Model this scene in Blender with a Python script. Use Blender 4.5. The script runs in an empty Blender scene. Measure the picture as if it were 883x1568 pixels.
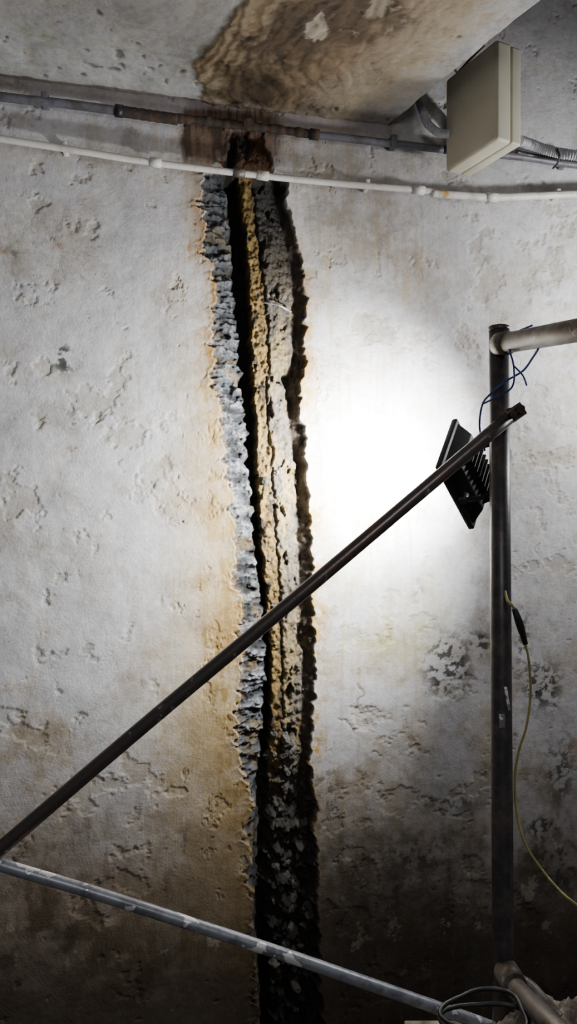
import bpy, math, random
import numpy as np
from mathutils import Vector, Matrix, Euler
random.seed(4)
K=1000/883.0
F=26/36*1776
YAW=math.radians(10)
sy,cy=math.sin(YAW),math.cos(YAW)
CAM=Vector((0,-2.2,1.8))
Fw=Vector((sy,cy,0)); Rt=Vector((cy,-sy,0)); Up=Vector((0,0,1))
def P(u,v,d):
    return CAM+d*(Fw+Rt*((u*K-500)/F)+Up*((888-v*K)/F))
def W(u,v,off=0.0):
    t=(2.2-off)/(cy-(u*K-500)/F*sy)
    return P(u,v,t)
def proj(x,y,z):
    dx=x; dy=y+2.2; dz=z-1.8
    dep=dx*sy+dy*cy; lat=dx*cy-dy*sy
    return (500+F*lat/dep)/K,(888-F*dz/dep)/K
def camv(a,b,c): # right, down, forward
    return Rt*a-Up*b+Fw*c

# ---------------- numpy noise
def perlin(x,y,seed=0):
    rng=np.random.RandomState(seed)
    ang=rng.rand(256,256)*2*np.pi
    gx,gy=np.cos(ang),np.sin(ang)
    xi=np.floor(x).astype(int); yi=np.floor(y).astype(int)
    xf=x-xi; yf=y-yi
    def g(a,b):
        ia=(xi+a)&255; ib=(yi+b)&255
        return gx[ia,ib]*(xf-a)+gy[ia,ib]*(yf-b)
    s=xf*xf*xf*(xf*(xf*6-15)+10); t=yf*yf*yf*(yf*(yf*6-15)+10)
    a=g(0,0)*(1-s)+g(1,0)*s; b=g(0,1)*(1-s)+g(1,1)*s
    return (a*(1-t)+b*t)*1.5
def fbm(x,y,o=4,seed=0,gain=.5):
    r=0; a=1; tot=0
    for i in range(o):
        r=r+a*perlin(x*(2**i)+i*17.3,y*(2**i)+i*9.1,seed+i); tot+=a; a*=gain
    return r/tot
def voro(x,y,seed=0):
    rng=np.random.RandomState(seed)
    jx=rng.rand(256,256); jy=rng.rand(256,256); val=rng.rand(256,256)
    xi=np.floor(x).astype(int); yi=np.floor(y).astype(int)
    best=np.full(x.shape,9.0); sec=np.full(x.shape,9.0); bv=np.zeros(x.shape)
    for a in (-1,0,1):
        for b in (-1,0,1):
            cx=xi+a; cyy=yi+b
            d=np.hypot(cx+jx[cx&255,cyy&255]-x, cyy+jy[cx&255,cyy&255]-y)
            m=d<best
            sec=np.where(m,best,np.minimum(sec,d))
            bv=np.where(m,val[cx&255,cyy&255],bv); best=np.where(m,d,best)
    return best,sec,bv
def ss(a,b,x):
    t=np.clip((x-a)/(b-a),0,1); return t*t*(3-2*t)
def mix(c,col,m):
    col=np.array(col); return c*(1-m[...,None])+col*m[...,None]
def blob(u,v,cu,cv,ru,rv):
    return np.exp(-(((u-cu)/ru)**2+((v-cv)/rv)**2))
def polydist(u,v,pts):
    d=np.full(u.shape,1e9)
    for (x0,y0),(x1,y1) in zip(pts[:-1],pts[1:]):
        L=(x1-x0)**2+(y1-y0)**2
        t=np.clip(((u-x0)*(x1-x0)+(v-y0)*(y1-y0))/L,0,1)
        d=np.minimum(d,np.hypot(u-x0-t*(x1-x0),v-y0-t*(y1-y0)))
    return d

# ---------------- mesh helpers
def link(ob,parent=None):
    bpy.context.scene.collection.objects.link(ob)
    if parent: ob.parent=parent
    return ob
def grid_mesh(name,co,mat,col=None,chase=None,flip=False):
    ny,nx=co.shape[:2]
    me=bpy.data.meshes.new(name)
    me.vertices.add(ny*nx); me.vertices.foreach_set('co',co.reshape(-1).astype(np.float32))
    idx=np.arange(ny*nx).reshape(ny,nx)
    a,b,c,d=idx[:-1,:-1],idx[:-1,1:],idx[1:,1:],idx[1:,:-1]
    q=np.stack([a,d,c,b] if flip else [a,b,c,d],-1).reshape(-1,4)
    me.loops.add(q.size); me.loops.foreach_set('vertex_index',q.reshape(-1).astype(np.int32))
    me.polygons.add(len(q)); me.polygons.foreach_set('loop_start',(np.arange(len(q))*4).astype(np.int32))
    me.update(calc_edges=True); me.validate()
    me.polygons.foreach_set('use_smooth',np.ones(len(q),bool))
    if col is not None:
        at=me.color_attributes.new('Col','FLOAT_COLOR','POINT')
        cc=np.ones((ny*nx,4),np.float32); cc[:,:3]=np.clip(col.reshape(-1,3),0,1)
        at.data.foreach_set('color',cc.reshape(-1))
    if chase is not None:
        at=me.attributes.new('chase','FLOAT','POINT')
        at.data.foreach_set('value',chase.reshape(-1).astype(np.float32))
    me.materials.append(mat)
    return link(bpy.data.objects.new(name,me))
def catmull(pts,n=8):
    pts=[Vector(p) for p in pts]
    if len(pts)<3: return pts
    e=[pts[0]*2-pts[1]]+pts+[pts[-1]*2-pts[-2]]
    out=[]
    for i in range(1,len(e)-2):
        for k in range(n):
            t=k/n; p0,p1,p2,p3=e[i-1],e[i],e[i+1],e[i+2]
            out.append(0.5*((2*p1)+(p2-p0)*t+(2*p0-5*p1+4*p2-p3)*t*t+(3*p1-p0-3*p2+p3)*t**3))
    out.append(pts[-1]); return out
def resample(pts,step):
    out=[pts[0]]
    for a,b in zip(pts[:-1],pts[1:]):
        n=max(1,int((b-a).length/step))
        for i in range(1,n+1): out.append(a.lerp(b,i/n))
    return out
def tube(name,pts,r,mat,parent=None,n=16,smooth=True,sub=8,rf=None,step=None,hollow=False):
    pts=catmull(pts,sub) if smooth else [Vector(p) for p in pts]
    if step: pts=resample(pts,step)
    vs=[];fs=[]; up=None; acc=0
    for i,p in enumerate(pts):
        t=(pts[min(i+1,len(pts)-1)]-pts[max(i-1,0)]).normalized()
        if up is None:
            up=Vector((0,0,1)) if abs(t.z)<.9 else Vector((1,0,0))
        up=(up-t*up.dot(t)).normalized(); s=t.cross(up)
        if i: acc+=(p-pts[i-1]).length
        rr=r if rf is None else r*rf(acc,i)
        for k in range(n):
            a=2*math.pi*k/n
            vs.append(p+(up*math.cos(a)+s*math.sin(a))*rr)
    m=len(pts)
    for i in range(m-1):
        for k in range(n):
            fs.append((i*n+k,i*n+(k+1)%n,(i+1)*n+(k+1)%n,(i+1)*n+k))
    fs.append(tuple(range(n))[::-1]); fs.append(tuple((m-1)*n+k for k in range(n)))
    me=bpy.data.meshes.new(name); me.from_pydata([tuple(v) for v in vs],[],fs)
    for i,pl in enumerate(me.polygons): pl.use_smooth= i<len(fs)-2
    me.materials.append(mat); me.update()
    return link(bpy.data.objects.new(name,me),parent)
def box(name,c,ax,ay,az,sx,sy_,sz,mat,parent=None,bev=0.0,taper=1.0,seg=3):
    vs=[]
    for z in (-1,1):
        k=taper if z<0 else 1
        for x,y in ((-1,-1),(1,-1),(1,1),(-1,1)):
            vs.append(tuple(c+ax*x*sx/2*k+ay*y*sy_/2*k+az*z*sz/2))
    fs=[(3,2,1,0),(4,5,6,7),(0,1,5,4),(1,2,6,5),(2,3,7,6),(3,0,4,7)]
    me=bpy.data.meshes.new(name); me.from_pydata(vs,[],fs); me.materials.append(mat)
    import bmesh
    bm=bmesh.new(); bm.from_mesh(me); bmesh.ops.recalc_face_normals(bm,faces=bm.faces)
    if bev>0:
        bmesh.ops.bevel(bm,geom=list(bm.edges),offset=bev,segments=seg,profile=.5,affect='EDGES')
        for f in bm.faces: f.smooth=True
    bm.to_mesh(me); bm.free()
    ob=link(bpy.data.objects.new(name,me),parent)
    return ob
def empty(name,loc):
    e=bpy.data.objects.new(name,None); e.empty_display_size=.05
    link(e); return e   # kept at the origin so child coordinates stay in world space

# ---------------- materials
def newmat(name):
    m=bpy.data.materials.new(name); m.use_nodes=True
    nt=m.node_tree; b=nt.nodes['Principled BSDF']; return m,nt,b
def N(nt,t,**k):
    n=nt.nodes.new(t)
    for a,v in k.items(): setattr(n,a,v)
    return n
def noise(nt,co,scale,detail=4,rough=.55,dist=0):
    n=N(nt,'ShaderNodeTexNoise'); n.inputs['Scale'].default_value=scale; n.inputs['Detail'].default_value=detail
    n.inputs['Roughness'].default_value=rough; n.inputs['Distortion'].default_value=dist
    nt.links.new(co,n.inputs['Vector']); return n.outputs['Fac']
def ramp(nt,f,els,interp='LINEAR'):
    r=N(nt,'ShaderNodeValToRGB'); cr=r.color_ramp; cr.interpolation=interp
    while len(cr.elements)>1: cr.elements.remove(cr.elements[-1])
    for i,(p,c) in enumerate(els):
        e=cr.elements[0] if i==0 else cr.elements.new(p)
        e.position=p
        e.color=(c,c,c,1) if not isinstance(c,tuple) else (*c,1)
    nt.links.new(f,r.inputs['Fac']); return r.outputs['Color']
def bump(nt,h,dist,strength=1,prev=None):
    b=N(nt,'ShaderNodeBump'); b.inputs['Distance'].default_value=dist
    if isinstance(strength,(int,float)): b.inputs['Strength'].default_value=strength
    else: nt.links.new(strength,b.inputs['Strength'])
    nt.links.new(h,b.inputs['Height'])
    if prev: nt.links.new(prev,b.inputs['Normal'])
    return b.outputs['Normal']
def mixc(nt,a,b,f,mode='MIX'):
    m=N(nt,'ShaderNodeMix',data_type='RGBA',blend_type=mode)
    for s,v in ((m.inputs[6],a),(m.inputs[7],b),(m.inputs[0],f)):
        if isinstance(v,tuple): s.default_value=(*v,1)
        elif isinstance(v,(int,float)): s.default_value=v
        else: nt.links.new(v,s)
    return m.outputs[2]
def plaster(name,terr=.0020):
    m,nt,b=newmat(name)
    co=N(nt,'ShaderNodeTexCoord').outputs['Object']
    at=N(nt,'ShaderNodeVertexColor',layer_name='Col').outputs['Color']
    ch=N(nt,'ShaderNodeAttribute',attribute_name='chase').outputs['Fac']
    f1=ramp(nt,noise(nt,co,60,6,.7),[(.25,.74),(.5,.98),(.75,1.10)])
    c=mixc(nt,at,f1,1.0,'MULTIPLY')
    f2=ramp(nt,noise(nt,co,9,8,.65,.4),[(.3,.80),(.5,1.0),(.7,1.06)])
    c=mixc(nt,c,f2,.9,'MULTIPLY')
    bl=ramp(nt,noise(nt,co,3.3,12,.68,.3),[(.40,(.80,.765,.70)),(.47,(1.,1.,1.)),(.60,(1.,1.,1.)),(.62,(1.07,1.07,1.08))])
    c=mixc(nt,c,bl,.9,'MULTIPLY')
    pit=ramp(nt,noise(nt,co,38,3,.6),[(.71,0.0),(.75,.6)])
    c=mixc(nt,c,(.2,.185,.17),pit)
    inner=ramp(nt,noise(nt,co,90,6,.75),[(.3,.45),(.5,.95),(.68,1.35)])
    c2=mixc(nt,c,inner,1.0,'MULTIPLY')
    c=mixc(nt,c,c2,ch)
    nt.links.new(c,b.inputs['Base Color'])
    b.inputs['Roughness'].default_value=.66
    b.inputs['Specular IOR Level'].default_value=.38
    t=ramp(nt,noise(nt,co,3.3,12,.68,.3),[(.40,1.),(.405,.5),(.47,.48),(.60,.45),(.604,0.)])
    n1=bump(nt,t,terr*.9,ramp(nt,noise(nt,co,2.3,3,.5),[(.40,.0),(.56,.85)]))
    t2=ramp(nt,noise(nt,co,15,12,.74,.1),[(.60,0.),(.604,1.)])
    n1=bump(nt,t2,terr*.8,ramp(nt,noise(nt,co,3.1,3,.5),[(.48,.0),(.6,.85)]),n1)
    n2=bump(nt,noise(nt,co,16,9,.68),.0068,.55,n1)
    n3=bump(nt,noise(nt,co,130,5,.72),.0018,.8,n2)
    n4=bump(nt,noise(nt,co,48,8,.72),.018,ch,n3)
    nt.links.new(n4,b.inputs['Normal'])
    return m
def basic(name,col,rough=.5,metal=0,col2=None,scale=30,lo=.5,hi=.6,bscale=None,bd=.001,col3=None,scale3=8,lo3=.6,hi3=.62):
    m,nt,b=newmat(name)
    co=N(nt,'ShaderNodeTexCoord').outputs['Object']
    c=None
    f=noise(nt,co,scale,6,.65)
    c=mixc(nt,col,col2 if col2 else tuple(x*.75 for x in col),ramp(nt,f,[(lo,0.),(hi,1.)]))
    if col3: c=mixc(nt,c,col3,ramp(nt,noise(nt,co,scale3,5,.6),[(lo3,0.),(hi3,1.)]))
    nt.links.new(c,b.inputs['Base Color'])
    b.inputs['Roughness'].default_value=rough; b.inputs['Metallic'].default_value=metal
    nt.links.new(bump(nt,noise(nt,co,bscale or scale*2,5,.6),bd,.6),b.inputs['Normal'])
    return m
M_wall=plaster('peeling_plaster'); M_ceil=plaster('ceiling_concrete',.003)
M_post=basic('dark_painted_steel',(.055,.052,.055),.40,.4,(.12,.10,.085),25,.45,.7)
M_rod=basic('dark_rod_steel',(.105,.09,.085),.33,.55,(.15,.095,.075),22,.48,.66,col3=(.34,.33,.33),scale3=45,lo3=.64,hi3=.69)
M_galv=basic('galvanised_steel',(.32,.34,.38),.38,.4,(.18,.19,.22),30,.45,.6,col3=(.88,.88,.87),scale3=15,lo3=.57,hi3=.585)
M_tube=basic('grimy_steel_tube',(.20,.18,.16),.5,.4,(.10,.08,.06),22,.42,.6,col3=(.5,.46,.38),scale3=18,lo3=.64,hi3=.68)
M_conduit=basic('grey_conduit',(.14,.14,.165),.5,.2,(.09,.08,.08),20,.45,.6)
M_rust=basic('rusted_iron',(.035,.024,.018),.8,.1,(.10,.05,.022),40,.5,.7,bd=.004)
M_white=basic('white_painted_pipe',(.64,.61,.56),.45,0,(.46,.42,.35),18,.5,.68,col3=(.45,.25,.08),scale3=7,lo3=.63,hi3=.68)
M_box=basic('cream_plastic',(.50,.47,.36),.5,0,(.44,.41,.30),12,.4,.7,bd=.0004)
M_flex=basic('grey_corrugated_plastic',(.42,.43,.46),.5,0)
M_black=basic('black_plastic',(.012,.012,.013),.45,0)
M_lampb=basic('black_cast_aluminium',(.014,.014,.015),.5,.2)
M_blue=basic('blue_wire_insulation',(.02,.045,.24),.5,0)
M_yel=basic('yellow_cable_jacket',(.30,.27,.08),.6,0)
M_stone=basic('broken_concrete',(.13,.115,.095),.9,0,(.05,.045,.04),20,.35,.6,bd=.004)
M_floor=basic('dusty_concrete',(.16,.15,.14),.9,0,(.09,.08,.07),6,.4,.65,bd=.004)
M_rag=basic('stained_sacking',(.38,.34,.27),.95,0,(.14,.11,.09),14,.45,.6,bd=.004)

# ---------------- chase outlines (wall-plane pixel rows)
def prof(d):
    ks=sorted(d); return np.array(ks,float),np.array([d[k] for k in ks],float)
L0=prof({190:346,262:340,268:305,300:303,340:312,380:305,400:318,440:325,480:322,520:320,560:322,600:328,640:332,680:338,720:345,760:352,800:352,840:355,880:354,920:365,960:366,1000:368,1040:365,1080:360,1120:358,1160:360,1200:376,1240:385,1280:375,1320:378,1360:382,1400:380,1440:385,1500:388,1568:392,1700:398})
L1=prof({190:354,266:345,300:350,350:354,400:357,450:361,500:367,560:370,600:374,650:380,700:381,750:387,800:390,850:394,900:400,950:406,1000:409,1050:409,1100:406,1150:403,1200:395,1300:394,1400:391,1568:396,1700:402})
L2=prof({190:364,266:366,300:372,350:379,400:382,450:385,500:387,560:389,600:392,650:395,700:396,750:398,800:401,850:405,900:410,1000:418,1100:418,1200:415,1300:418,1400:420,1700:424})
L3=prof({190:385,266:388,300:392,350:396,400:402,450:408,500:412,560:413,600:410,650:412,700:418,800:424,900:430,1000:434,1100:435,1200:435,1700:440})
R0=prof({190:398,266:425,300:432,350:440,400:450,450:454,500:455,560:450,600:444,650:447,700:456,800:460,900:462,1000:468,1100:466,1200:462,1300:462,1700:470})
R1=prof({190:400,262:418,268:436,300:438,340:448,400:462,440:466,500:468,560:466,600:460,640:460,680:468,720:470,760:472,800:475,850:477,900:477,950:478,1000:485,1040:482,1080:478,1120:478,1160:473,1200:480,1250:482,1300:485,1400:487,1500:490,1568:495,1700:500})
def I(p,v): return np.interp(v,p[0],p[1])

XA,XB=.06,.56
xs=np.concatenate([np.arange(-1.6,-.56,.04),np.arange(-.55,XA,.0042),np.arange(XA,XB,.0023),np.arange(XB,1.5,.0042),np.arange(1.5,2.8,.04)])
zs=np.concatenate([np.arange(0,.1,.02),np.arange(.1,3.5,.0034),np.arange(3.5,4.2,.03)])
X,Z=np.meshgrid(xs,zs)
u,v=proj(X,0*X,Z)
saw=lambda a: (a-np.floor(a))
# rim of the break: teeth left by the breaker
tooth=(1-saw(v/19.0+1.5*fbm(v/45,0*v,2,8)+(u-340)/45.0))*16*np.clip(.45+1.5*fbm(v/38,u*0+3,2,14),0,1.1)
l0=I(L0,v)+8*fbm(v/20,u*0+2,3,11)-tooth+7+4*fbm(X*45,Z*45,3,15)
l1=I(L1,v)+9*fbm(v/24,u*0+7,3,21)+5*fbm(X*30,Z*30,3,22)
l2=I(L2,v)+5*fbm(v/25,u*0+9,4,23)+3*fbm(X*60,Z*60,3,24)
l3=I(L3,v)+6*fbm(v/25,u*0+9,4,29)+4*fbm(X*50,Z*50,3,30)
r0=I(R0,v)+6*fbm(v/26,u*0+4,3,31)
r1=I(R1,v)+12*fbm(v/34,u*0+5,4,33,.45)+4*fbm(X*40,Z*40,2,35)
vtop=ss(190,215,v+14*fbm(X*25,Z*25,3,34))
e=1.6
low=ss(1130,1260,v+40*fbm(X*10,Z*10,3,40))
fd,fs_,fv=voro(X*28+.6*fbm(X*40,Z*40,2,5),Z*28,7)
gd,gs_,gv=voro(X*70,Z*70,9)
big=fbm(X*16+Z*6,Z*34,4,60,.5)                       # lumpy mortar crust
rid=1-np.abs(fbm(X*20+Z*14,Z*62-X*12,3,64))*3.2        # thin raised ridges
rid=np.clip(rid,-.6,1)
stone=np.clip(1-fd*1.15,0,1)*(.4+.9*fv)
grit=np.clip(1-gd*1.1,0,1)*gv
nr=fbm(X*60,Z*60,5,50,.62)
nb=fbm(X*22,Z*16,4,51,.55)
a=np.clip((u-l0)/(l1-l0+1e-3),0,1)
d_rim=.010+.040*a**1.5-big*.036*(.4+a)-rid*.008+.008*nr
d_rim=np.maximum(d_rim,.001)
d_slot=.15+.03*nr
d_strip=.050+.014*nr-.010*grit-.02*nb
bs=np.clip((u-l3)/(r0-l3+1e-3),0,1)
groove=np.exp(-((u-l3-1)/2.2)**2)
blk=ss(.24,.36,fbm(X*24,Z*13,4,62))
d_mid=.042+.010*nr-.018*nb-.012*grit*(v>880)+.006*bs+.025*groove+.025*blk
c_=np.clip((u-r0)/(r1-r0+1e-3),0,1)
d_rw=.060*(1-c_)+.018*c_+.02*nb+.012*nr
depth=d_rim.copy()
depth=depth*(1-ss(-e,e,u-l1))+d_slot*ss(-e,e,u-l1)
depth=depth*(1-ss(-2,2,u-l2))+d_strip*ss(-2,2,u-l2)
depth=depth*(1-ss(-2,2,u-l3))+d_mid*ss(-2,2,u-l3)
depth=depth*(1-ss(-3,3,u-r0))+d_rw*ss(-3,3,u-r0)
d_low=np.where(u<l1,d_rim+.014,.100-.05*stone-.012*grit-.04*nb+.02*nr+.07*np.exp(-((u-I(L1,v)-12)/9)**2)-.02*c_)
depth=depth*(1-low)+d_low*low
topc=(1-ss(300,380,v))
depth=depth+topc*ss(-3,3,u-l3)*(.03+.03*nb)
shallow=1-ss(255,272,v)
depth=depth*(1-shallow)+(.016+.010*nr+.02*nb+.04*np.exp(-((u-352)/7)**2))*shallow
inm=ss(-.9,.9,u-l0)*(1-ss(-.9,.9,u-r1))*vtop
# plaster surface relief
surf=.006*fbm(X*3,Z*3,3,70)+.0024*fbm(X*12,Z*12,5,71)
pf=fbm(X*4.5,Z*4.5,8,72,.66); pf2=fbm(X*10,Z*8,8,73,.70)
boost=.26*blob(u,v,850,690,60,110)+.2*blob(u,v,560,1130,90,70)+.2*blob(u,v,850,400,60,60)+.18*blob(u,v,230,720,80,80)+.22*blob(u,v,320,850,26,200)+.16*blob(u,v,280,1220,90,60)
pk1=ss(.24,.25,pf+.4*boost); pk2=ss(.34,.35,pf2+boost)
chip=lambda cu,cv,ru,rv,s: ss(.0,.05,.55-np.hypot((u-cu)/ru,(v-cv)/rv)*.8+1.5*fbm(X*9,Z*9,8,s,.66))*(np.hypot((u-cu)/ru,(v-cv)/rv)<1.9)
chips=[(235,728,42,30,80),(150,640,14,22,81),(545,975,36,26,82),(640,950,30,20,83),(330,1240,18,60,86),(200,1305,36,14,87),(140,345,20,24,88),(545,1400,28,30,90),(700,1250,60,16,91),(870,600,16,44,92),(560,1340,36,26,93),(850,700,30,18,95),(270,1215,26,12,96),(130,1400,36,26,97),(560,1095,44,16,98),(520,1260,26,22,99),(620,1230,50,24,76),(720,1330,26,30,75),(60,560,20,16,74)]
cm=np.zeros_like(u)
for c in chips: cm=np.maximum(cm,chip(*c))
cracks=[[(500,1095),(535,1108),(560,1150),(600,1165)],[(530,1010),(555,1060),(545,1085)],[(235,735),(240,765)]]
cd=np.full(u.shape,1e9)
for c in cracks: cd=np.minimum(cd,polydist(u+14*fbm(X*20,Z*20,5,96),v+14*fbm(X*20,Z*20,5,97),c))
crk=(1-ss(.5,1.8,cd))*ss(-.1,.1,fbm(X*12,Z*12,2,98))
Y=surf+.0025*pk1+.0027*pk2+cm*.003+crk*.003
dl=l0-u; dr=u-r1
Y=Y-.005*np.exp(-np.clip(dl,0,99)/7)*(dl>0)-.004*np.exp(-np.clip(dr,0,99)/9)*(dr>0)
Y=Y*(1-inm)+depth*inm
# ---- colours
f0=fbm(X*4,Z*4,5,100); f1=fbm(X*14,Z*14,6,101,.64); fst=fbm(X*55,Z*3,4,102); f2=fbm(X*35,Z*35,4,103,.6)
col=np.zeros(u.shape+(3,))+np.array([.545,.525,.525])
col*= (1+.24*f0+.16*f1)[...,None]
col=mix(col,(.45,.41,.35),.6*ss(.05,.3,f1+.5*f0))
col=mix(col,(.39,.355,.295),.6*np.maximum(pk1,.85*pk2))
col=mix(col,(.42,.37,.30),.55*cm)
gr=ss(.12,.32,fbm(X*3.2+5,Z*2.6,7,110,.62))
col=mix(col,(.33,.285,.235),.40*gr)
# broad tan haze
col=mix(col,(.43,.32,.17),.5*ss(.0,.5,fst+.3*f0)*ss(120,300,u)*(1-ss(620,760,u)))
col=mix(col,(.37,.29,.19),.6*ss(-.15,.35,f0+.5*f1)*ss(880,1180,v))
tn=blob(u,v,570,350,60,70)+.7*blob(u,v,520,330,40,60)+.8*blob(u,v,430,215,60,40)+.6*blob(u,v,290,300,35,60)+.5*blob(u,v,600,250,70,30)
col=mix(col,(.31,.26,.20),np.clip(.75*tn*(.7+f1),0,.8))
# left ochre halo
wl=np.interp(v,[260,450,600,750,900,1000,1150,1250,1400,1568],[24,28,32,48,64,78,80,76,56,36])
hl=1-ss(.25,1.15,(dl+26*f1+26*fst+26*f0)/wl)
hl*=(dl>-6)*ss(270,330,v)
patch=ss(-.02,.02,f1+.5*pf+.10)
brk=ss(-.25,.15,fbm(X*6,Z*4,5,112)+.1)
col=mix(col,(.35,.185,.035),np.clip(hl*(.34+.60*patch)*(.45+.55*brk),0,.95))
drip=ss(.0,.22,fbm(X*70,Z*5,4,111)+.4*f1)
col=mix(col,(.13,.062,.018),np.clip(.85*hl*drip*(.4+.6*patch)*ss(560,820,v),0,.88))
hl2=(1-ss(.3,1.3,(dl+44*f0+28*fst)/(wl*1.9+5)))*(dl>0)*ss(440,650,v)
col=mix(col,(.40,.28,.10),.6*hl2)
wr=np.interp(v,[260,450,600,900,1050,1150,1568],[12,22,30,42,32,16,12])
hr=(1-ss(.2,1.1,(dr+20*f1+20*fst+14*f0)/wr))*(dr>-4)*ss(300,460,v)*(.3+.7*brk)
col=mix(col,(.38,.23,.05),np.clip(hr*(.25+.68*patch),0,.9))
yg=blob(u,v,600,985,70,40)+.6*blob(u,v,650,905,40,40)+.8*blob(u,v,520,880,40,30)
col=mix(col,(.36,.33,.13),np.clip(.85*yg*(.6+1.2*f1),0,.8))
# rust around chase head
rh=np.clip(ss(272,285,u+6*f1)*(1-ss(412,440,u+14*f1))*ss(160,172,v)*(1-ss(235,270,v+30*f1+20*fst)),0,1)
col=mix(col,(.115,.055,.026),.9*rh)
col=mix(col,(.045,.028,.018),.8*rh*ss(.0,.2,fst+.4*f1))
col=mix(col,(.27,.22,.22),.6*(1-ss(10,26,v-(117+.128*u)))*(u<600)*(1-rh))  # pinkish plaster band, with the shadow along the ceiling joint painted in
col=mix(col,(.32,.20,.09),.6*blob(u,v,308,330,20,90)*(u<325)*brk)
# damp, dirty base
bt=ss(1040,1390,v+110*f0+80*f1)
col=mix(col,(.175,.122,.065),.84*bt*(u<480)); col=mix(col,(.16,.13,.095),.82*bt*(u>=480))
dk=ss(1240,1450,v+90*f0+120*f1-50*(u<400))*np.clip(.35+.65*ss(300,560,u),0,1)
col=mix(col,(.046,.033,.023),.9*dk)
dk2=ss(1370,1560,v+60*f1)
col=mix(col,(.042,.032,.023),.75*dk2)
col=mix(col,(.33,.29,.23),.6*ss(.24,.27,fbm(X*9,Z*9,8,130,.66))*bt*(1-ss(1440,1520,v)))
vs_=ss(.15,.35,fbm(X*30,Z*5,4,131))*ss(1180,1350,v)
col=mix(col,(.10,.068,.036),.5*vs_)
lf=blob(u,v,60,1440,130,90)+.7*blob(u,v,200,1500,90,50)
col=mix(col,(.06,.042,.026),np.clip(.8*lf*ss(-.15,.25,f1+.6*f0),0,.85))
# mould
for (cu,cv,ru,rv,k) in [(97,548,14,18,1.2),(115,640,8,20,.5),(685,1020,32,44,1.1),(735,985,14,16,1.1),(640,905,8,14,.5),(830,1050,26,30,1.1),(830,1268,18,14,1.3),(590,1400,40,50,.8),(560,1180,20,10,.3),(850,1330,40,40,.9),(640,1310,60,30,.6),(100,560,22,10,.6),(270,1280,30,12,.4),(580,1370,40,20,.9),(730,1440,40,60,.7),(700,300,40,8,.5),(20,390,10,10,.4),(800,980,12,50,.6),(860,1180,20,60,.6),(500,1210,20,40,.5),(690,1230,50,10,.6)]:
    m=blob(u,v,cu,cv,ru,rv)*ss(.0,.14,f2+.5*f1)
    col=mix(col,(.06,.055,.05),np.clip(k*1.5*m,0,.95))
for (cu,cv) in [(108,686),(210,245),(90,375),(5,385)]:
    col=mix(col,(.33,.17,.05),.7*blob(u,v,cu,cv,7,5))
col=mix(col,(.16,.14,.12),.7*crk)
# chase interior
cc=np.zeros_like(col)+np.array([.115,.12,.124]); cc*=(1+1.0*big+.5*nr)[...,None]
cc=mix(cc,(.42,.43,.44),.85*ss(.25,.75,rid*.5+big+.9*nr)*(.35+.65*ss(420,700,v))*(1-ss(1080,1200,v)))
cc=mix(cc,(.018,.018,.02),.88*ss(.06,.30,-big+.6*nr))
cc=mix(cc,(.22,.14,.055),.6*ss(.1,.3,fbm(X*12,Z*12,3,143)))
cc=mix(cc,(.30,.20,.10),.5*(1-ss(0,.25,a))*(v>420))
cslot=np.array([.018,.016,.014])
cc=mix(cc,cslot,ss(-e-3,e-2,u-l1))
cs=np.zeros_like(col)+np.array([.29,.185,.055]); cs*=(1+.9*nr)[...,None]
cs=mix(cs,(.03,.024,.018),.85*ss(.10,.26,fbm(X*36,Z*20,4,61)))
m=ss(-2,2,u-l2)[...,None]; cc=cc*(1-m)+cs*m
cmid=np.zeros_like(col)+np.array([.19,.16,.12]); cmid*=(1+.7*nr+.5*nb)[...,None]
yp=ss(-.12,.12,fbm(X*14,Z*6,4,141))
ypw=np.interp(v,[420,480,560,650,700,880,920,1000,1130,1200],[.2,.8,.8,.3,1,1,.4,.8,.8,0])
cmid=mix(cmid,(.39,.28,.12),.85*yp*ypw)
cmid=mix(cmid,(.025,.023,.02),.85*blk)
cmid=mix(cmid,(.075,.065,.055),.7*(1-ss(380,460,v)))
m=ss(-2,2,u-l3)[...,None]; cc=cc*(1-m)+cmid*m
cc=mix(cc,(.03,.026,.022),.7*groove*(u>l3-3))
m=ss(-4,3,u-r0)[...,None]; cc=cc*(1-m)+(np.array([.095,.070,.05])*(1+.8*nr)[...,None])*m  # brown right side wall, its shadow painted into the darker tone
clow=np.zeros_like(col)+np.array([.048,.042,.034]); clow*=(1+1.0*nr+1.3*stone)[...,None]
clow=mix(clow,(.14,.12,.09),.7*ss(.6,.8,stone+.4*nr)*(1-ss(1250,1400,v)))
m=(low*ss(-2,2,u-l1))[...,None]; cc=cc*(1-m)+clow*m
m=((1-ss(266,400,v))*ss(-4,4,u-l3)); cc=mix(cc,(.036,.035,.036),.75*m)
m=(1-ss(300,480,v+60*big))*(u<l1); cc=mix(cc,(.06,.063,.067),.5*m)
sh=np.zeros_like(col)+np.array([.11,.052,.022]); sh=mix(sh,(.02,.015,.012),ss(-.05,.25,fst+nb+.9*np.exp(-((u-352)/7)**2)-.1))
cc=cc*(1-shallow[...,None])+sh*shallow[...,None]
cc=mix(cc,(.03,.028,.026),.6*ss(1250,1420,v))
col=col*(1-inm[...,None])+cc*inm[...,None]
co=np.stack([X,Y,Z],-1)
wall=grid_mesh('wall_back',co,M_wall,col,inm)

def surf_y(x,z):
    i=min(max(np.searchsorted(zs,z),0),len(zs)-1); j=min(max(np.searchsorted(xs,x),0),len(xs)-1)
    return Y[i,j]

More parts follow.
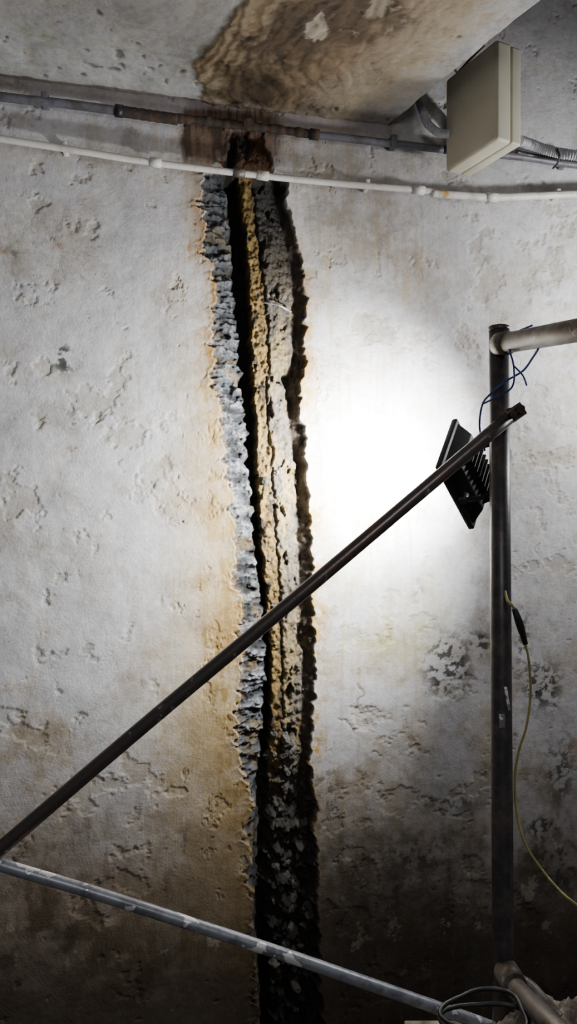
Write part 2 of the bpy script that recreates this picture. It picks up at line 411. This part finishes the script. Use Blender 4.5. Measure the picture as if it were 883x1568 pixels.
# ---------------- ceiling slab (underside of landing), right edge skewed
pe=W(592,192)
zc0=W(0,117).z; zc1=pe.z; x0=W(0,117).x
adir=camv(-.449,0,.894)
ts=np.concatenate([np.arange(-.03,.75,.0042),np.arange(.76,1.9,.05)])
us=np.concatenate([np.arange(-1.6,-.62,.05),np.arange(-.6,pe.x+.0001,.0042)])
us[-1]=pe.x
UU,TT=np.meshgrid(us,ts)
CX=UU-adir.x/adir.y*TT; CY=-TT
ZB=zc0+(zc1-zc0)*(UU-x0)/(pe.x-x0)
cu,cv=proj(CX,CY,ZB)
g0=fbm(CX*5,CY*5,5,200); g1=fbm(CX*16,CY*16,7,201,.66); g2=fbm(CX*45,CY*45,4,202,.6)
gs=fbm(CX*7,CY*7,5,204,.55)
lb=np.interp(cv,[-400,0,60,100,130,160],[420,372,335,300,305,312])+14*g1+7*g2+12*g0
rb=np.interp(cv,[-400,0,60,100,160,192],[780,710,660,610,540,490])+40*g0+40*g1
sm=ss(-3,4,cu-lb)*(1-ss(-110,50,cu-rb))
cl=np.zeros(CX.shape+(3,))+np.array([.49,.48,.465]); cl*=(1+.25*g0+.35*g1)[...,None]
cl=mix(cl,(.38,.34,.26),.5*ss(.05,.3,g1))
right=ss(-120,0,cu-rb)*(1-ss(10,90,cu-rb))
cl=mix(cl,(.42,.335,.20),.9*right*(.8+.5*g1))
cl=mix(cl,(.235,.155,.072),.92*sm)
band=np.abs(((cu-lb)/30+2.2*g0+.8*g1)%1-.5)*2
cl=mix(cl,(.48,.40,.27),.65*sm*ss(.35,.8,band)*(1-ss(50,100,cu-lb)))
dkb=.40*blob(cu,cv,430,85,50,45)+.45*blob(cu,cv,520,5,80,35)+.42*blob(cu,cv,395,140,60,25)+.3*blob(cu,cv,540,50,60,40)
cl=mix(cl,(.085,.055,.030),.88*sm*ss(.02,.34,g1*.5+.6*gs+dkb))
cl=mix(cl,(.04,.028,.02),.92*np.clip(blob(cu,cv,428,95,12,16)+blob(cu,cv,402,125,20,9)+blob(cu,cv,497,10,26,12)+.9*blob(cu,cv,458,40,14,24)+blob(cu,cv,380,155,36,10),0,1)*ss(-.25,.05,g2+g1))
cl=mix(cl,(.60,.54,.42),.95*ss(.42,.5,(blob(cu,cv,480,52,20,14)+blob(cu,cv,488,34,10,22))*.75+.8*g1))
cl=mix(cl,(.47,.41,.32),.6*ss(.20,.24,.6*g1-.3*g0+.5*gs)*sm*ss(400,560,cu))
cl=mix(cl,(.20,.125,.06),.7*np.exp(-((cu-lb)/4)**2))
pitm=fbm(CX*24,CY*24,3,210)+.35*blob(cu,cv,190,95,80,18)-.12
cl=mix(cl,(.16,.15,.14),.8*ss(.36,.42,pitm))
cl=mix(cl,(.33,.32,.20),.6*blob(cu,cv,80,60,60,30)*ss(0,.2,g1))
cl=mix(cl,(.30,.24,.18),.5*(1-ss(0,16,(117+.128*cu)-cv)))  # ceiling side of the joint: shadow painted into the colour along the wall
rel=.006*g0+.004*g1-.005*ss(-2,2,cu-lb)*(1-ss(0,160,cu-lb))-.003*sm*ss(.35,.5,band)+.005*ss(.36,.42,pitm)+.003*sm*ss(.20,.22,.6*g1-.3*g0+.5*gs)
CZ=ZB+rel
cz=np.stack([CX,CY,CZ],-1)
ceil=grid_mesh('ceiling',cz,M_ceil,cl,np.zeros_like(CX),flip=True)
vsx=[]; fsx=[]
edge=[cz[i,-1] for i in range(len(ts))]
front=[cz[-1,j] for j in range(len(us)-1,-1,-1)]
ring=edge+front[1:]
for p in ring: vsx.append((p[0],p[1],p[2])); vsx.append((p[0],p[1],3.35))
for i in range(len(ring)-1): fsx.append((2*i,2*i+2,2*i+3,2*i+1))
b_=len(vsx); vsx+=[(cz[0,0,0],cz[0,0,1],3.35)]
fsx.append(tuple([2*i+1 for i in range(len(ring))]+[b_]))
me=bpy.data.meshes.new('slab_body'); me.from_pydata([tuple(map(float,q)) for q in vsx],[],fsx); me.materials.append(M_floor)
link(bpy.data.objects.new('slab_body',me),ceil)

# floor
fx=np.arange(-1.6,2.81,.1); fy=np.arange(-3.4,.21,.1)
FX,FY=np.meshgrid(fx,fy)
grid_mesh('floor',np.stack([FX,FY,.006*fbm(FX*2,FY*2,3,300)-.006],-1),M_floor)

# ---------------- pipes on wall
cp=empty('electrical_conduit',(0,0,0))
def wp(l,off): return [W(a,b,off) for a,b in l]
tube('conduit_run_a',wp([(-420,92),(-200,120),(0,148),(100,159),(182,170)],.028),.0125,M_conduit,cp)
tube('rusted_sleeve',wp([(182,170),(230,177),(272,183)],.028),.0155,M_rust,cp,rf=lambda a,i:1+.05*math.sin(a*300))
tube('rusted_run',wp([(270,181),(330,187),(375,193),(430,199),(480,206)],.024),.0125,M_rust,cp,rf=lambda a,i:1+.10*math.sin(a*90)+.08*math.sin(a*231),step=.004)
tube('conduit_run_b',wp([(478,206),(540,213),(600,220),(680,229)],.026),.0115,M_conduit,cp)
tube('conduit_run_c',wp([(680,229),(800,240),(883,252),(1100,272),(1400,300)],.028),.0125,M_conduit,cp)
tube('coupling',wp([(176,169),(188,171)],.028),.0175,M_black,cp,smooth=False)
tube('coupling_b',wp([(474,205),(488,207)],.026),.016,M_rust,cp,smooth=False)
tube('rust_knob',[W(381,192,.01),W(381,190,.055)],.016,M_rust,cp,smooth=False)
for x_,y_ in ((70,156),(600,220),(860,249)):
    p=W(x_,y_,.0); q=W(x_,y_,.028)
    box('clip',(p+q)/2,Vector((1,0,0)),Vector((0,0,1)),Vector((0,1,0)),.02,.034,.05,M_conduit,cp,.003)
wpipe=empty('white_water_pipe',(0,0,0))
tube('pipe_run',wp([(-420,152),(-200,180),(0,212),(120,231),(235,249),(400,269),(540,283),(640,291),(665,295)],.035),.0095,M_white,wpipe,step=.03)
tube('pipe_run_b',wp([(660,296),(700,299),(752,302),(820,300),(883,297),(1100,288),(1400,276)],.035),.0115,M_white,wpipe,step=.03)
for x_,y_ in ((238,249),(366,265),(402,269),(640,291),(752,302)):
    tube('socket',wp([(x_-9,y_-1.2),(x_+9,y_+1.2)],.035),.0132,M_white if x_!=366 else M_tube,wpipe,smooth=False)
for x_,y_ in ((100,228),(560,285),(850,299)):
    p=W(x_,y_,0); q=W(x_,y_,.035)
    box('clip',(p+q)/2,Vector((1,0,0)),Vector((0,0,1)),Vector((0,1,0)),.014,.026,.045,M_white,wpipe,.003)

# ---------------- junction box
jb=empty('junction_box',(0,0,0))
A=camv(-.449,0,.894).normalized(); B=camv(.894,0,.449).normalized()
d=2.02; Np=P(760,213,d); L=.109*d; T=.0433*d*1.05; H=(155*K/F)*d
c0=Np+A*L/2+Up*H/2
box('lid',c0+B*T*.30,A,Up,B,L,H,T*.60,M_box,jb,.011,seg=5)
box('base',c0+B*T*.80,A,Up,B,L*.985,H*.985,T*.42,M_box,jb,.008,seg=4)
box('mount_bracket',c0+A*(L/2+.02)+B*T*.8+Up*.05,A,Up,B,.16,.05,.01,M_conduit,jb,.002)
for s1 in (-1,1):
    for s2 in (-1,1):
        pc=c0+A*s1*(L/2-.018)+Up*s2*(H/2-.018)
        tube('lid_screw',[pc-B*.0015,pc+B*.003],.005,M_box,jb,smooth=False,n=12)
corr=lambda a,i:1+.13*math.sin(a*2*math.pi/.0065)
tube('flex_upper',[W(640,150,.02),W(645,165,.05),W(655,190,.08),W(672,203,.10),W(690,205,.12)],.0115,M_flex,jb,rf=corr,step=.0016)
tube('flex_right',[P(796,216,2.1),P(820,224,2.13),P(850,233,2.12),P(883,238,2.1),P(960,246,2.1),P(1080,255,2.15)],.0135,M_flex,jb,rf=corr,step=.0016)
tube('black_lead',[P(790,232,2.12),P(815,238,2.16),P(850,243,2.15),P(883,246,2.13),P(960,256,2.12)],.006,M_black,jb)
tube('cable_tie',[P(852,228,2.10),P(856,240,2.09),P(852,252,2.12),P(846,258,2.12)],.003,M_black,jb)
tube('screw_stub',[W(740,70,.16),W(728,82,.10),W(700,112,0)],.004,M_rust,jb)

# ---------------- scaffold
sc=empty('scaffold_frame',(0,0,0))
pt=P(763.5,505,1.68); pb=P(770,1490,1.56)
dn=(pb-pt).normalized(); k=(0.012-pt.z)/dn.z
pfoot=pt+dn*k
r_=.0225
tube('post',[pt,pt.lerp(pfoot,.3),pt.lerp(pfoot,.6),pfoot],r_,M_post,sc,smooth=False,n=24)
tube('post_cap',[pt-dn*.006,pt+dn*.004],.0235,M_post,sc,smooth=False,n=24)
box('foot_plate',Vector((pfoot.x,pfoot.y,.008)),Vector((1,0,0)),Vector((0,1,0)),Up,.14,.14,.012,M_post,sc,.002)
h0=P(766,527,1.655); h1=P(883,506,1.40); h2=h1+(h1-h0)*1.8
tube('ledger',[h0,h1,h2],.0225,M_tube,sc,smooth=False,n=24)
hd=(h1-h0).normalized()
tube('ledger_collar',[h0-hd*.004,h0+hd*.03],.026,M_tube,sc,smooth=False,n=24)
tube('ledger_post',[Vector((h2.x,h2.y,h2.z+.03)),Vector((h2.x,h2.y,.01))],.0225,M_post,sc,smooth=False,n=20)
g0_=P(-42,1336,1.50); g1_=P(778,640,1.60)
tube('diagonal_brace',[g0_,g0_.lerp(g1_,.3)+Vector((0,0,.003)),g0_.lerp(g1_,.62)+Vector((0,0,.0)),g1_],.0152,M_rod,sc,n=20)
g2_=P(797,627,1.605)
tv=(g2_-g1_).normalized(); nv=(-Fw); bv_=tv.cross(nv).normalized()
box('brace_flat_end',(g1_+g2_)/2,tv,bv_,nv,.05,.030,.008,M_rod,sc,.002)
tube('brace_bolt',[P(786,634,1.57),P(786,634,1.66)],.009,M_rust,sc,smooth=False,n=6)
tube('brace_nut',[P(797,626,1.575),P(797,626,1.63)],.010,M_rust,sc,smooth=False,n=6)
tube('post_lug',[P(797,628,1.62),P(772,634,1.66)],.011,M_rust,sc,smooth=False,n=8)
q=[P(-42,1306,1.50),P(0,1324,1.50),P(150,1369,1.52),P(400,1450,1.55),P(560,1505,1.57),P(700,1554,1.59),P(766,1578,1.60)]
tube('lower_brace',q,.0128,M_galv,sc,n=20)
lp=P(-42,1320,1.515)
tube('left_post',[Vector((lp.x,lp.y,2.9)),Vector((lp.x,lp.y,.01))],.0225,M_post,sc,smooth=False,n=20)
tube('base_rail',[P(781,1498,1.535),P(792,1516,1.49),P(815,1540,1.43),P(850,1575,1.34),P(900,1630,1.25)],.0205,M_tube,sc,n=20)
tube('base_collar',[P(774,1486,1.55),P(788,1510,1.50)],.026,M_tube,sc,smooth=False,n=20)
tube('base_rail_b',[P(855,1560,1.47),P(830,1532,1.49),P(812,1512,1.51),P(792,1500,1.53)],.013,M_tube,sc,n=12)
box('weld_tab',P(768,1104,1.585),Vector((1,0,0)),Vector((0,0,1)),Fw,.012,.03,.012,M_galv,sc,.002)
box('tape_strip',P(776,1070,1.585),(Rt+Up*.15).normalized(),(Up-Rt*.15).normalized(),Fw,.006,.05,.008,M_galv,sc,.001)
pc=P(820,1632,1.50)
box('plank',pc,Rt,Fw,Up,.5,.22,.035,M_rag,sc,.004)
for s_ in (-.22,.22):
    q0=pc+Rt*s_-Up*.018; tube('plank_leg',[q0,Vector((q0.x,q0.y,.0))],.018,M_post,sc,smooth=False)

# ---------------- floodlight
fl=empty('led_floodlight',(0,0,0))
q_=.000883
def cc3(u_,v_,d_): return Vector(((u_-441.5)*q_*d_*1.0,(v_-784)*q_*d_,d_))
Ac,Bc,Cc=cc3(692,641,1.84),cc3(666,716,1.73),cc3(718,812,1.84)
v1=Cc-Bc; v2=Ac-Bc
e1=camv(*v1).normalized(); e2=camv(*v2).normalized()
e2=(e2-e1*e1.dot(e2)).normalized()
n=e1.cross(e2).normalized()
if n.x>0: n=-n
mid=(Ac+Cc)/2
C=CAM+camv(*mid)
w1,w2=v1.length,v2.length
box('bezel',C-n*.006,e1,e2,n,w1,w2,.016,M_lampb,fl,.004)
box('housing',C-n*.028,e1,e2,n,w1*.93,w2*.93,.034,M_lampb,fl,.004,taper=.72)
for i in range(9):
    box('fin_%d'%i,C-n*.052+e1*(i-4)*.016,e1,e2,n,.004,w2*.55,.026,M_lampb,fl,.001,taper=.8)
Mg,nt,b=newmat('led_glass'); b.inputs['Base Color'].default_value=(.9,.9,.9,1); b.inputs['Emission Color'].default_value=(.95,.97,1,1); b.inputs['Emission Strength'].default_value=8
box('glass',C+n*.003,e1,e2,n,w1*.84,w2*.84,.004,Mg,fl)
br=C-n*.03
tube('yoke',[br+e2*(w2*.53),br+e2*(w2*.53)-n*.05,br+e2*(w2*.30)-n*.085,br-e2*(w2*.30)-n*.085,br-e2*(w2*.53)-n*.05,br-e2*(w2*.53)],.0055,M_lampb,fl,n=8,sub=4)
tube('yoke_mount',[br-n*.085,P(762,700,1.70)],.007,M_lampb,fl,smooth=False,n=10)
tube('yoke_bolt_a',[br+e2*(w2*.44),br+e2*(w2*.57)],.010,M_lampb,fl,smooth=False,n=10)
tube('yoke_bolt_b',[br-e2*(w2*.44),br-e2*(w2*.57)],.010,M_lampb,fl,smooth=False,n=10)
def emitter(nm,en,sp,aim,s):
    ld=bpy.data.lights.new(nm,'AREA'); ld.shape='RECTANGLE'; ld.size=s; ld.size_y=s; ld.energy=en; ld.color=(.95,.98,1); ld.spread=math.radians(sp)
    lo=bpy.data.objects.new(nm,ld); link(lo,fl)
    lo.location=C+n*.022; lo.rotation_euler=aim.to_track_quat('-Z','Y').to_euler()
hot=(W(580,705)-C).normalized()
emitter('flood_emitter',30,138,(n*.75+hot*.25).normalized(),.12)
emitter('flood_core_led',22,88,hot,.05)

# wires
wr_=empty('lamp_wire',(0,0,0))
tube('wire_a',[P(742,690,1.74),P(734,655,1.70),P(738,620,1.66),P(752,602,1.63),P(772,585,1.62),P(800,568,1.58),P(815,548,1.54),P(824,534,1.5)],.0024,M_blue,wr_,n=8)
tube('wire_b',[P(740,618,1.65),P(760,608,1.625),P(784,592,1.60),P(786,560,1.58),P(779,530,1.6),P(790,510,1.58),P(815,498,1.55)],.0022,M_blue,wr_,n=8)
tube('wire_c',[P(786,560,1.58),P(800,575,1.57),P(806,590,1.6)],.0020,M_blue,wr_,n=8)
ext=empty('extension_cable',(0,0,0))
tube('cord_top',[P(772,900,1.62),P(776,918,1.585),P(783,926,1.565),P(788,934,1.565)],.003,M_yel,ext,n=10)
tube('plug',[P(787,932,1.565),P(792,946,1.565),P(799,968,1.57),P(804,986,1.575)],.0075,M_black,ext,n=12,rf=lambda a,i:.75+.35*math.sin(min(1,a/.07)*math.pi))
tube('cord',[P(803,984,1.575),P(809,1010,1.58),P(812,1060,1.60),P(806,1110,1.60),P(794,1150,1.60),P(788,1190,1.60),P(790,1240,1.60),P(803,1290,1.57),P(828,1330,1.55),P(855,1362,1.5),P(883,1386,1.45),P(960,1440,1.4),P(1080,1600,1.4)],.0026,M_yel,ext,n=10)

# sacking heap + coil on plank
sxs=np.linspace(-1,1,60); SX,SY=np.meshgrid(sxs,sxs)
rr_=SX**2+SY**2
hh=np.clip(1-rr_,0,1)**.5*(.085+.05*fbm(SX*3,SY*3,4,400))+.014*fbm(SX*9,SY*9,4,401)*(rr_<.95)
base=P(840,1600,1.52)
SXw=base.x+SX*.13*Rt.x+SY*.09*Fw.x; SYw=base.y+SX*.13*Rt.y+SY*.09*Fw.y; SZ=pc.z+.016+hh
grid_mesh('cement_sack',np.stack([SXw,SYw,SZ],-1),M_rag)
coil=empty('coiled_cable',(0,0,0))
pts=[]
cb=P(745,1586,1.42)
for i in range(60):
    a_=i/60*math.pi*6; rr=.08+.012*math.sin(i*.9)
    pts.append(cb+Rt*(rr*math.cos(a_))+Fw*(rr*.6*math.sin(a_))+Up*(.03*math.sin(a_*.5+1)+i*.0006))
tube('coil',pts,.0045,M_black,coil,n=8,sub=3)

# rubble wedged in the chase
import bmesh
bm=bmesh.new()
rs=random.Random(9)
for i in range(70):
    vv=rs.choice([rs.uniform(700,1200),rs.uniform(1130,1568)])
    uu=rs.uniform(float(np.interp(vv,*L2))+2,float(np.interp(vv,*R1))-8)
    p=W(uu,vv); y=surf_y(p.x,p.z); rr=rs.uniform(.005,.014) if vv<1130 else rs.uniform(.008,.022)
    mt=Matrix.Translation((p.x,y-.002,p.z))@Euler((rs.random()*6,rs.random()*6,rs.random()*6)).to_matrix().to_4x4()@Matrix.Diagonal((rr,rr*rs.uniform(.5,.9),rr*rs.uniform(.5,.8),1))
    g=bmesh.ops.create_icosphere(bm,subdivisions=2,radius=1)
    for w in g['verts']:
        w.co*=1+.25*rs.uniform(-1,1); w.co=mt@w.co
me=bpy.data.meshes.new('rubble'); bm.to_mesh(me); bm.free(); me.materials.append(M_stone)
link(bpy.data.objects.new('rubble',me),wall)
tube('rebar_stub',[W(404,463,-.045),W(425,467,-.02),W(446,478,-.02)],.0028,M_galv,wall,n=8)

# ---------------- lights
w=bpy.data.worlds.new('World'); bpy.context.scene.world=w; w.use_nodes=True
bg=w.node_tree.nodes['Background']; bg.inputs[0].default_value=(.93,.92,1,1); bg.inputs[1].default_value=.08
def area(name,loc,tgt,e_,s,c=(1,1,1),spread=180):
    l=bpy.data.lights.new(name,'AREA'); l.energy=e_; l.size=s; l.color=c; l.spread=math.radians(spread)
    o=bpy.data.objects.new(name,l); link(o); o.location=loc
    o.rotation_euler=(Vector(tgt)-Vector(loc)).to_track_quat('-Z','Y').to_euler()
area('work_light',(1.68,-.50,2.35),(1.2,0,2.3),16,.15,(.96,.98,1))
area('camera_side_fill',(.2,-3.0,2.6),(.1,0,1.9),10,.5,(1,.98,.99))  # unseen soft fill added behind the camera to lift the ambient level

cam=bpy.data.cameras.new('Camera'); co_=bpy.data.objects.new('Camera',cam); link(co_)
cam.sensor_fit='VERTICAL'; cam.sensor_height=36; cam.lens=26; cam.clip_start=.01
co_.location=CAM; co_.rotation_euler=Euler((math.pi/2,0,-YAW))
bpy.context.scene.camera=co_
